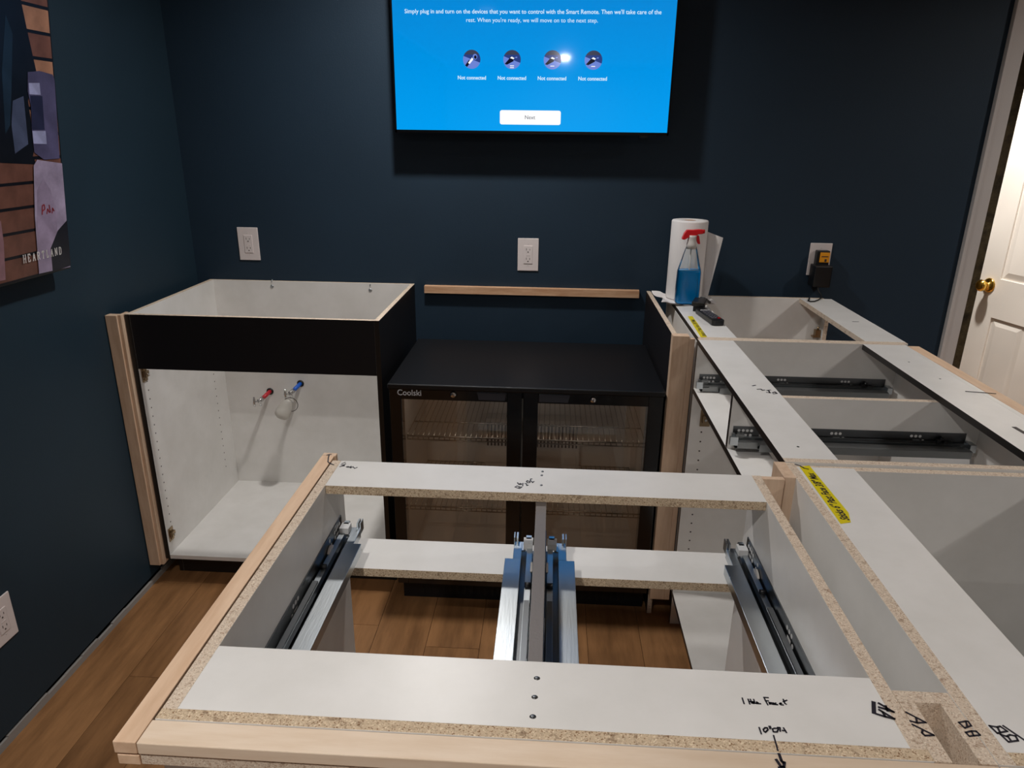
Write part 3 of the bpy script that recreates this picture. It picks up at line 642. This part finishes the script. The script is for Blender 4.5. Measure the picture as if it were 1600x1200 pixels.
# ------------------------------------------------------------------ drawer slides (undermount)
def slide(parent, fr, L_=.43, latch='frost', hole='hole', rail='galv'):
    """u = along the length from the front, v = out from the panel, w = up; plate top at w = 0"""
    def nb(): q = MB(); q.T = fr; return q
    a = nb(); a.box(0, L_, 0, .0016, -.038, 0, 'galv_dark').box(0, L_, .0016, .030, -.038, -.0366, 'galv_dark')
    root = a.done('drawer_slide', parent)
    h = nb()
    for u0 in (.012, .20, .36):
        for k in range(4 if u0 < .1 else 3): h.tube([(u0+k*.0085, .0014, -.009), (u0+k*.0085, .0019, -.009)], .0031, 'hole', 8)
        h.box(u0+.004, u0+.017, .0014, .0019, -.021, -.017, 'hole'); h.tube([(u0+.024, .0014, -.019), (u0+.024, .0019, -.019)], .0031, 'hole', 8)
        if u0 < .1:
            for k in range(2): h.tube([(u0+.044+k*.009, .0014, -.019), (u0+.044+k*.009, .0019, -.019)], .0028, 'hole', 8); 
            h.tube([(u0+.050, .0014, -.009), (u0+.050, .0019, -.009)], .0031, 'hole', 8)
    h.done('punched_holes', root, kind='stuff')
    b_ = nb(); b_.box(.006, L_-.004, .004, .012, -.030, -.020, 'galv').box(.15, L_-.03, .0045, .0115, -.020, -.0165, 'galv_dark')
    b_.box(L_-.062, L_-.048, .004, .014, -.020, -.012, 'blackp'); b_.done('inner_rail', root)
    r = nb(); r.box(.045, L_-.006, .020, .0435, -.0235, -.022, rail).box(.045, L_-.006, .042, .0435, -.038, -.0222, rail).box(.045, L_-.006, .020, .0212, -.034, -.0222, rail)
    r.box(.0, .045, .020, .032, -.0235, -.022, rail).box(.004, .045, .030, .032, -.036, -.0222, rail)
    r.done('outer_rail', root, bevel=.0005)
    f = nb(); f.box(.002, .020, .0035, .0175, -.022, -.012, hole).box(-.004, .006, .006, .014, -.020, -.012, 'galv').box(-.004, .020, .014, .032, -.026, -.0238, 'galv')
    f.prism([(0, -.020), (.022, -.020), (.026, -.016), (.020, -.012), (.012, -.010), (.004, -.014)], .003, latch, Matrix(((1,0,0,.055),(0,0,1,.0025),(0,1,0,-.003),(0,0,0,1))))
    f.box(-.012, .004, .026, .0285, -.030, -.012, 'galv').box(-.012, .004, .031, .0325, -.030, -.012, 'galv'); f.done('front_latch', root, kind='stuff')
    g = nb(); g.tube([(.115, .004, -.017), (.115, .012, -.017)], .0035, 'blackp', 8).tube([(L_-.05, .006, -.012), (L_-.05, .014, -.012)], .005, 'blackp', 8)
    g.tube([(L_+.002, .004, -.020), (L_+.002, .018, -.020)], .006, 'galv', 8).box(L_-.004, L_+.008, .008, .030, -.030, -.014, 'galv'); g.done('roller', root, kind='stuff')
    return root
def frame3(o, u, v): 
    u, v = Vector(u), Vector(v); w_ = Vector((0,0,1)); return Matrix(((u.x, v.x, w_.x, o[0]), (u.y, v.y, w_.y, o[1]), (u.z, v.z, w_.z, o[2]), (0,0,0,1)))

# ------------------------------------------------------------------ near cabinet (A)
def ink(name, key, z, parent, label=None):
    w_, lines = INK[key]; q = MB()
    for ln in lines: q.stroke(ln, w_, z)
    return q.done(name, parent, label=label)
def cabinet_near():
    x0, x1, yf, yb = .8565, 1.514, -1.404, -1.9245
    t = thing('drawer_cabinet', ((x0+x1)/2, -1.66, 0), 'open drawer base cabinet with metal runners and no top, nearest the camera', 'cabinet')
    B('side_panel', t, x0, x0+T, yb+.0115, yf, .0, H, 'white', zp='chip2', yp='chip')
    B('side_panel', t, x1-T, x1, yb+.0115, yf, .0, H, 'white', zp='chip2', yp='chip')
    B('back_panel', t, x0, x1, yb-.0005, yb+.0115, .1, H+.0003, 'white', zp='chip', yn='white')
    B('bottom_panel', t, x0+T, x1-T, yb+.012, yf-.30, .1, .1+T, 'white', yp='chip')
    s1 = B('stretcher', t, x0+T, x1-T, -1.4875, yf, H-T, H, 'white', yn='chip', yp='chip')
    s2 = B('stretcher', t, x0+T, x1-T, yb+.012, -1.8305, H-T, H, 'white', yp='chip', yn='chip')
    B('lower_stretcher', t, x0+T, x1-T, -1.4875, yf, .7245, .7385, 'white', yn='chip')
    B('divider', t, 1.1765, 1.191, yb+.012, yf-.005, .741, H-T-.0005, 'white', zp='divider', yp='edge')
    fl = B('nailer', t, .8545, 1.5645, -1.951, -1.9255, .8635, H-.0005, 'maple_x', bevel=.001)
    B('nailer', t, .8545, 1.5645, -1.949, -1.9255, .8505, .863, 'chip2', bevel=.0008, label='pale under layer of the front nailer strip')
    B('side_nailer', t, .8340, .8540, -1.951, -1.388, .8635, H, 'maple_y', bevel=.001)
    B('side_nailer', t, .8350, .8540, -1.950, -1.388, .8505, .861, 'maple_y', bevel=.001)
    B('filler_post', t, .8340, .8560, -1.388, -1.377, .1, H, 'maple_z', bevel=.001)
    for xx, yy in ((1.1845, -1.877), (1.186, -1.853), (1.1835, -1.90), (1.183, -1.43), (1.184, -1.417), (1.183, -1.462)):
        MB().lathe([(.0026, 0), (.0022, .0005), (.0006, .0006)], (xx, yy, H), 'galv_dark', 10, sx=.8 if yy > -1.5 else 1.2).done('screw', t)
    z = H+.0001
    ink('handwriting', 'faucet', z, s2, 'handwritten note 1 Hole Faucet'); ink('handwriting', 'ten_inch', z+.0003, t, 'handwritten 10 inch note with an arrow')
    ink('handwriting', 'arrow', z, t); ink('handwriting', 'a_label_base', z, t); ink('handwriting', 'a_label', z+.0003, t, 'bold marker letters A A')
    ink('handwriting', 'width_note', z, s1); ink('handwriting', 'height_note', z, s1); ink('handwriting', 'maple_mark', z+.0002, t)
    # slides: the front of this cabinet faces the back wall, so u runs towards -y
    slide(t, frame3((x0+T, -1.43, .795), (0,-1,0), (1,0,0)))
    slide(t, frame3((x1-T, -1.43, .785), (0,-1,0), (-1,0,0)))
    slide(t, frame3((1.1765, -1.452, .795), (0,-1,0), (-1,0,0)))
    slide(t, frame3((1.191, -1.452, .795), (0,-1,0), (1,0,0)))
    return t
cabinet_near()

# filler pieces between the two near cabinets
t = thing('filler_box', (1.54, -1.886, 0), 'small particleboard box frame lettered A A and B B between the two near cabinets', 'filler')
bx = dict(k='chip2')
B('box_board', t, 1.5145, 1.5650, -1.859, -1.845, .2, H, 'chip2'); B('box_board', t, 1.5145, 1.5285, -1.9245, -1.859, .2, H, 'chip2')
B('box_board', t, 1.5510, 1.5650, -1.9245, -1.859, .2, H, 'chip2')
B('box_floor', t, 1.5285, 1.5510, -1.9245, -1.859, .60, .614, 'chip')
ink('handwriting', 'a_strip', H+.0001, t, 'marker letters A A'); ink('handwriting', 'b_strip', H+.0001, t, 'marker letters B B')
t = thing('corner_filler', (1.54, -1.39, 0), 'pair of pale maple filler boards upright in the inner corner of the cabinets', 'filler')
B('filler_board', t, 1.5145, 1.5475, -1.414, -1.404, .1, H-.0005, 'maple_z', bevel=.001)
B('filler_board', t, 1.5480, 1.5660, -1.408, -1.352, .1, H+.0005, 'maple_z', bevel=.001)

# ------------------------------------------------------------------ corner cabinet (B), right foreground
XB = 2.080
t = thing('corner_cabinet', (1.82, -1.65, 0), 'open-topped white cabinet with yellow tape, at the right edge beside the nearest cabinet', 'cabinet')
B('front_panel', t, 1.5655, 1.5655+T, -1.9245, -1.3535, .1, H, 'white', zp='chip2', yp='chip2')
B('side_panel', t, 1.5655+T, XB, -1.3675, -1.3535, .0, H-.004, 'white', zp='chip2', xn='edge')
B('side_panel', t, 1.5655+T, XB, -1.9245, -1.9108, .0, H, 'white', zp='chip')
B('back_panel', t, XB-.012, XB, -1.9108, -1.3675, .1, H, 'white', zp='chip2')
B('bottom_panel', t, 1.5655+T, XB-.012, -1.9108, -1.3675, .1, .1+T, 'white')
sb = B('stretcher', t, 1.5655+T, 1.6665, -1.9108, -1.3675, H-T, H, 'white', xp='chip2')
B('stretcher', t, 1.975, XB-.012, -1.9108, -1.3675, H-T, H, 'white', xn='chip2')
ink('handwriting', 'b_label', H+.0001, t, 'bold marker letters B B')
B('nailer', t, 1.5655, 2.09, -1.951, -1.9255, .8505, H-.0005, 'maple_x', bevel=.001)
B('nailer', t, 2.082, 2.109, -1.9245, -1.354, .80, H, 'maple_y', bevel=.001)

# ------------------------------------------------------------------ drawer cabinet (D), right run
def cabinet_mid():
    xf, xb, ya, yb = 1.5665, 2.080, -.634, -1.3505    # far side at ya, near side at yb
    t = thing('drawer_cabinet', ((xf+xb)/2, -1.0, 0), 'white drawer cabinet with black edge bands in the middle of the right-hand run', 'cabinet')
    for a0 in (ya, yb): MB().box(xf, xb, a0, a0+T, .106, H, 'white', zp='chip2', xn='edge').box(xf+.07, xb, a0, a0+T, 0, .106, 'white', xn='edge').done('side_panel', t)
    B('back_panel', t, xb-.012, xb, yb+T, ya, .1, H, 'white')
    B('bottom_panel', t, xf, xb-.012, yb+T, ya, .106, .120, 'white', xn='edge')
    B('toe_kick', t, xf+.07, xf+.082, yb+T, ya, 0, .106, 'edge')
    s_ = B('stretcher', t, xf, 1.6545, yb+T, ya, H-T, H, 'white', xn='edge')
    B('stretcher', t, 1.974, 2.068, yb+T, ya, H-T, H, 'white', xn='edge')
    B('middle_rail', t, xf, 1.650, yb+T, ya, .731, .7455, 'white', xn='edge')
    B('divider', t, xf, xb-.012, -1.012, -.998, .7455, H-T, 'white', zp='chip2', xn='edge')
    slide(t, frame3((xf+.012, ya, .785), (1,0,0), (0,-1,0)), .468, 'galv_mid', 'galv_mid', 'galv_mid')
    slide(t, frame3((xf+.008, -1.012, .797), (1,0,0), (0,-1,0)), .468, 'galv_mid', 'galv_mid', 'galv_mid')
    hinge_y = MB()
    hinge_y.box(1.592, 1.618, ya-.002, ya, .640, .686, 'nickel').box(1.597, 1.612, ya-.011, ya-.002, .652, .672, 'nickel').tube([(1.604, ya-.011, .662), (1.604, ya-.016, .662)], .0035, 'chrome', 8)
    hinge_y.done('hinge_plate', t)
    h = MB()
    for k in range(16): h.tube([(1.599, ya+.001, .623-k*.0275), (1.599, ya-.0003, .623-k*.0275)], .0024, 'slot', 8)
    h.done('pin_holes', t, kind='stuff')
    B('nailer', t, 2.0815, 2.109, yb, -.640, .80, H, 'maple_y', bevel=.001)
    ink('handwriting', 'd_note', H+.0001, s_)
    q = MB(); q.T = Matrix.Translation((2.025, -1.185, H)) @ Matrix.Rotation(.05, 4, 'Z'); q.box(-.004, .004, -.016, .016, .00005, .0005, 'slot'); q.done('staple', t)
    q = MB()
    q.tube([(2.04, -.98, H+.0006), (2.07, -.985, H+.0008), (2.095, -.99, H+.001)], .0008, 'slot', 5).done('wire_scrap', t)
    for xx, yy in ((1.606, -1.29), (2.03, -.90), (2.02, -.78)): MB().lathe([(.0025, 0), (.002, .0005)], (xx, yy, H), 'galv_dark', 8).done('screw', t)
    return t
cabinet_mid()

# ------------------------------------------------------------------ far cabinet (C), back right corner
def cabinet_far():
    xf, xb, ya, yb = 1.5700, 2.092, -.082, -.6195
    t = thing('base_cabinet', ((xf+xb)/2, -.35, 0), 'open-topped white base cabinet in the back right corner under the paper towels', 'cabinet')
    B('side_panel', t, xf, 2.070, ya-T, ya, .0, H, 'white', zp='chip2', xp='chip2')
    B('side_panel', t, xf, xb, yb, yb+T, .0, H, 'white', zp='chip2', xn='edge')
    B('back_stile', t, 2.070, 2.083, ya-T-.03, ya, .0, H-T, 'white', yn='chip2', xn='white')
    s_ = B('stretcher', t, xf+.0005, 1.6700, yb+T, ya-T, H-T, H, 'white', xn='edge')
    B('stretcher', t, 1.9915, xb, yb+T, ya-T, H-T, H+.0002, 'white', xn='chip2', xp='chip2')
    B('front_panel', t, xf, xf+T, yb+T, ya-T, .1, H-T, 'white', xn='white')
    B('bottom_panel', t, xf+T, xb, yb+T, ya-T, .1, .1+T, 'white')
    q = MB()
    q.box(2.045, 2.075, ya-T-.020, ya-T, .752, .756, 'nickel').box(2.052, 2.068, ya-T-.018, ya-T, .756, .776, 'nickel').tube([(2.060, ya-T-.012, .776), (2.060, ya-T-.012, .786)], .004, 'nickel', 8)
    q.done('hinge_plate', t)
    MB().box(2.040, 2.058, -.40, -.397, H, H+.0006, 'slot').done('staple', t)
    return t
cabinet_far()

# ------------------------------------------------------------------ yellow tapes with writing
t = thing('tape_label', (1.59, -1.45, H), 'long strip of yellow tape with handwriting on the cabinet at the right edge', 'tape')
tp = MB().prism([(1.5835, -1.368), (1.600, -1.363), (1.6035, -1.510), (1.5965, -1.536), (1.5815, -1.541)], .0004, 'tape', Matrix.Translation((0, 0, H+.0002))).done('tape_strip', t)
rot = Matrix(((0,-1,0,1.597),(1,0,0,-1.532),(0,0,1,H+.0007),(0,0,0,1)))
MB().text('Sticks 6" Past Face 3/8" Max', .0155, rot, 'ink', h=0, align='LEFT', shear=.3, bold=.0005, sx=.80).done('handwriting', t, keep=True)
MB().stroke([(1.5790, -1.361), (1.585, -1.366), (1.5885, -1.374), (1.594, -1.377)], .0022, H+.0007).done('handwriting', t)
t = thing('tape_label', (1.585, -.5, H), 'short strip of yellow tape at the corner of the far cabinet, beside the remote', 'tape')
MB().prism([(1.5835, -.385), (1.5975, -.380), (1.594, -.606), (1.577, -.611)], .0004, 'tape', Matrix.Translation((0, 0, H+.0002))).done('tape_strip', t)
rot = Matrix(((0,-1,0,1.594),(1,0,0,-.600),(0,0,1,H+.0007),(0,0,0,1)))
MB().text('Sticks 6" Past Face 3/8" Max', .0145, rot, 'ink', h=0, align='LEFT', shear=.3, bold=.0004, sx=1.08).done('handwriting', t, keep=True)

# ------------------------------------------------------------------ paper towels, sheet, bottle, remote, charger
t = thing('paper_towel_roll', (1.612, -.137, H), 'white paper towel roll standing behind the blue spray bottle', 'paper towels')
cx, cy, R_ = 1.612, -.137, .0555
mb = MB(); mb.lathe([(R_*.98, .002), (R_, .006), (R_, .240), (R_*.97, .244), (.021, .2445), (.019, .240)], (cx, cy, H+.0012), 'paper', 40).done('roll', t)
MB().tube([(cx, cy, H+.05), (cx, cy, H+.2445)], .0175, 'pine', 20).done('core', t, label='brown cardboard core')
# loose end of the roll hanging off to the right
fl = MB(); cols = 8; rows = 7; g = []
for j in range(rows):
    f_ = j/(rows-1); z_ = H+.012+.205*f_+.006*math.sin(f_*5); r_ = []
    for i in range(cols):
        s_ = i/(cols-1); L_ = .046*(.35+.65*f_)
        r_.append((cx+R_*.97+.002+L_*s_, cy-.006-.014*s_+.006*math.sin(s_*4+f_*3), z_-.016*s_*f_))
    g.append(r_)
va = [[fl.V(p) for p in r_] for r_ in g]; vb = [[fl.V((p[0], p[1]+.0012, p[2])) for p in r_] for r_ in g]
for j in range(rows-1):
    for i in range(cols-1):
        fl.F([va[j][i], va[j][i+1], va[j+1][i+1], va[j+1][i]], 'paper', True); fl.F([vb[j][i], vb[j+1][i], vb[j+1][i+1], vb[j][i+1]], 'paper', True)
fl.done('loose_sheet', t, keep=True)
# crumpled sheet under roll and bottle
cr = MB(); n = 14; g = []
for j in range(n):
    r_ = []
    for i in range(n):
        a, b_ = i/(n-1), j/(n-1); x_ = 1.527+.165*a+.01*math.sin(b_*5); y_ = -.245+.155*b_-.012*math.sin(a*6)
        edge = max(abs(a-.5), abs(b_-.5))*2
        z_ = H+.0012+ (max(0, edge-.75)*.020*(1.2+math.sin(a*9+b_*7)) if x_ < 1.572 or edge > .8 else 0)*.8
        if x_ < 1.545: z_ += .004
        r_.append((x_, y_, z_))
    g.append(r_)
va = [[cr.V(p) for p in r_] for r_ in g]; vb = [[cr.V((p[0], p[1], p[2]-.0009)) for p in r_] for r_ in g]
for j in range(n-1):
    for i in range(n-1):
        cr.F([va[j][i], va[j][i+1], va[j+1][i+1], va[j+1][i]], 'paper', True); cr.F([vb[j][i], vb[j+1][i], vb[j+1][i+1], vb[j][i+1]], 'paper', True)
o = cr.done('paper_sheet', keep=True); o['label'] = 'crumpled sheet of paper towel lying under the roll and spray bottle'; o['category'] = 'paper'

t = thing('spray_bottle', (1.6065, -.222, H), 'clear spray bottle half full of blue liquid with a red trigger head', 'bottle')
c = (1.6065, -.222, H+.0022)
prof = [(.031, 0), (.0350, .004), (.036, .012), (.0362, .05), (.0350, .100), (.0325, .110), (.0275, .128), (.0225, .148), (.0180, .164), (.0160, .170), (.0155, .174)]
MB().lathe(prof, c, 'bottle', 32, sx=1, sy=.62, power=3.4).done('bottle_body', t)
MB().lathe([(.0285, .002), (.0330, .006), (.0345, .013), (.0347, .05), (.0340, .098), (.0326, .105)], c, 'liquid', 32, sx=1, sy=.60, power=3.4).done('liquid', t, label='blue cleaning liquid')
MB().lathe([(.0150, .168), (.0150, .182), (.0135, .186), (.0125, .200), (.0135, .208)], c, 'frost', 24).done('collar', t, label='frosted white collar and spray neck')
hd = MB(); q = Vector(c)
def side(poly, th, k, name):
    b_ = MB(); b_.prism([(a, z) for a, z in poly], th, k, Matrix(((1,0,0,q.x),(0,0,-1,q.y+th/2),(0,1,0,q.z),(0,0,0,1)))); b_.done(name, t, bevel=.002, label='red plastic')
side([(-.031, .196), (-.024, .194), (-.010, .202), (.006, .205), (.016, .211), (.030, .213), (.030, .225), (.016, .2255), (0, .2235), (-.018, .2235), (-.025, .214)], .018, 'red', 'spray_head')
side([(.012, .207), (.019, .208), (.022, .196), (.025, .182), (.018, .182), (.013, .192)], .009, 'red', 'trigger')
MB().tube([(q.x, q.y, q.z+.01), (q.x, q.y, q.z+.17)], .002, 'frost', 8).done('dip_tube', t)
MB().tube([(q.x+.030, q.y, q.z+.219), (q.x+.035, q.y, q.z+.219)], .006, 'red', 12).done('nozzle', t)

def remote():
    t = thing('remote_control', (1.637, -.40, H), 'black remote control lying on the far cabinet beside the short yellow tape', 'remote')
    Mx = Matrix.Translation((1.6365, -.405, H+.001)) @ Matrix.Rotation(math.radians(8), 4, 'Z')
    a = MB(); a.T = Mx; a.prism([(-.0175,-.078), (-.012,-.084), (.012,-.084), (.0175,-.078), (.0165,.06), (.012,.066), (-.012,.066), (-.0165,.06)], .015, 'blackp'); a.done('shell', t, bevel=.002)
    for r_ in range(7):
        for c_ in range(3):
            b_ = MB(); b_.T = Mx; b_.box(-.012+c_*.009, -.006+c_*.009, -.062+r_*.014, -.055+r_*.014, .015, .0165, 'red' if (r_, c_) == (0, 2) else 'button'); b_.done('button', t)
    b_ = MB(); b_.T = Mx; b_.box(-.012, .014, .030, .034, .015, .0172, 'hole'); b_.done('button_bar', t)
remote()
t = thing('folded_gadget', (1.640, -.27, H), 'small black folded plastic gadget lying just behind the remote control', 'gadget')
Mx = Matrix.Translation((1.631, -.305, H+.002)) @ Matrix.Rotation(math.radians(-18), 4, 'Z')
a = MB(); a.T = Mx @ Matrix.Translation((0, 0, .016)); a.box(-.020, .018, -.032, .034, 0, .014, 'blackp'); a.done('body', t, bevel=.003)
a = MB(); a.T = Matrix.Translation((1.655, -.262, H+.018)) @ Matrix.Rotation(math.radians(-40), 4, 'Z') @ Matrix.Rotation(math.radians(-25), 4, 'X'); a.box(-.008, .008, -.024, .024, 0, .008, 'blackp'); a.done('flap', t, bevel=.002)
a = MB(); a.T = Mx; a.box(-.016, .014, -.020, .026, -.001, .016, 'rubber'); a.done('foot', t)

t = thing('power_adapter', (2.068, -.03, .90), 'black power adapter with an amber plug in the right-hand outlet, cable below', 'adapter')
MB().box(2.050, 2.090, -.032, -.0065, .972, 1.020, 'blackp').done('plug_body', t, bevel=.003)
fa = MB().box(2.058, 2.089, -.0345, -.032, .983, 1.015, 'amber').done('plug_face', t, bevel=.001, label='amber square plug face')
MB().box(2.063, 2.084, -.0355, -.0345, 1.001, 1.0035, 'slot').box(2.074, 2.080, -.0355, -.0345, .986, .994, 'slot').done('plug_mark', fa)
MB().box(2.040, 2.096, -.058, -.0065, .905, .975, 'blackp').done('adapter_block', t, bevel=.004)
MB().tube([(2.058, -.055, .906), (2.060, -.062, .895), (2.066, -.072, .884), (2.060, -.095, .8795), (2.040, -.125, .8785), (2.020, -.148, .8785), (2.006, -.152, .8785), (2.003, -.140, .8785), (2.012, -.122, .8785), (2.020, -.100, .8785), (2.030, -.075, .873), (2.045, -.045, .860), (2.05, -.03, .80)], .0021, 'rubber', 8).done('cable', t)

# ------------------------------------------------------------------ drawing units to metres
done = set()
for o in bpy.data.objects:
    if o.type in ('CAMERA', 'LIGHT'): continue
    o.location = Vector(o.location)*S
    if o.type == 'MESH' and o.data.name not in done:
        done.add(o.data.name); o.data.transform(Matrix.Scale(S, 4))
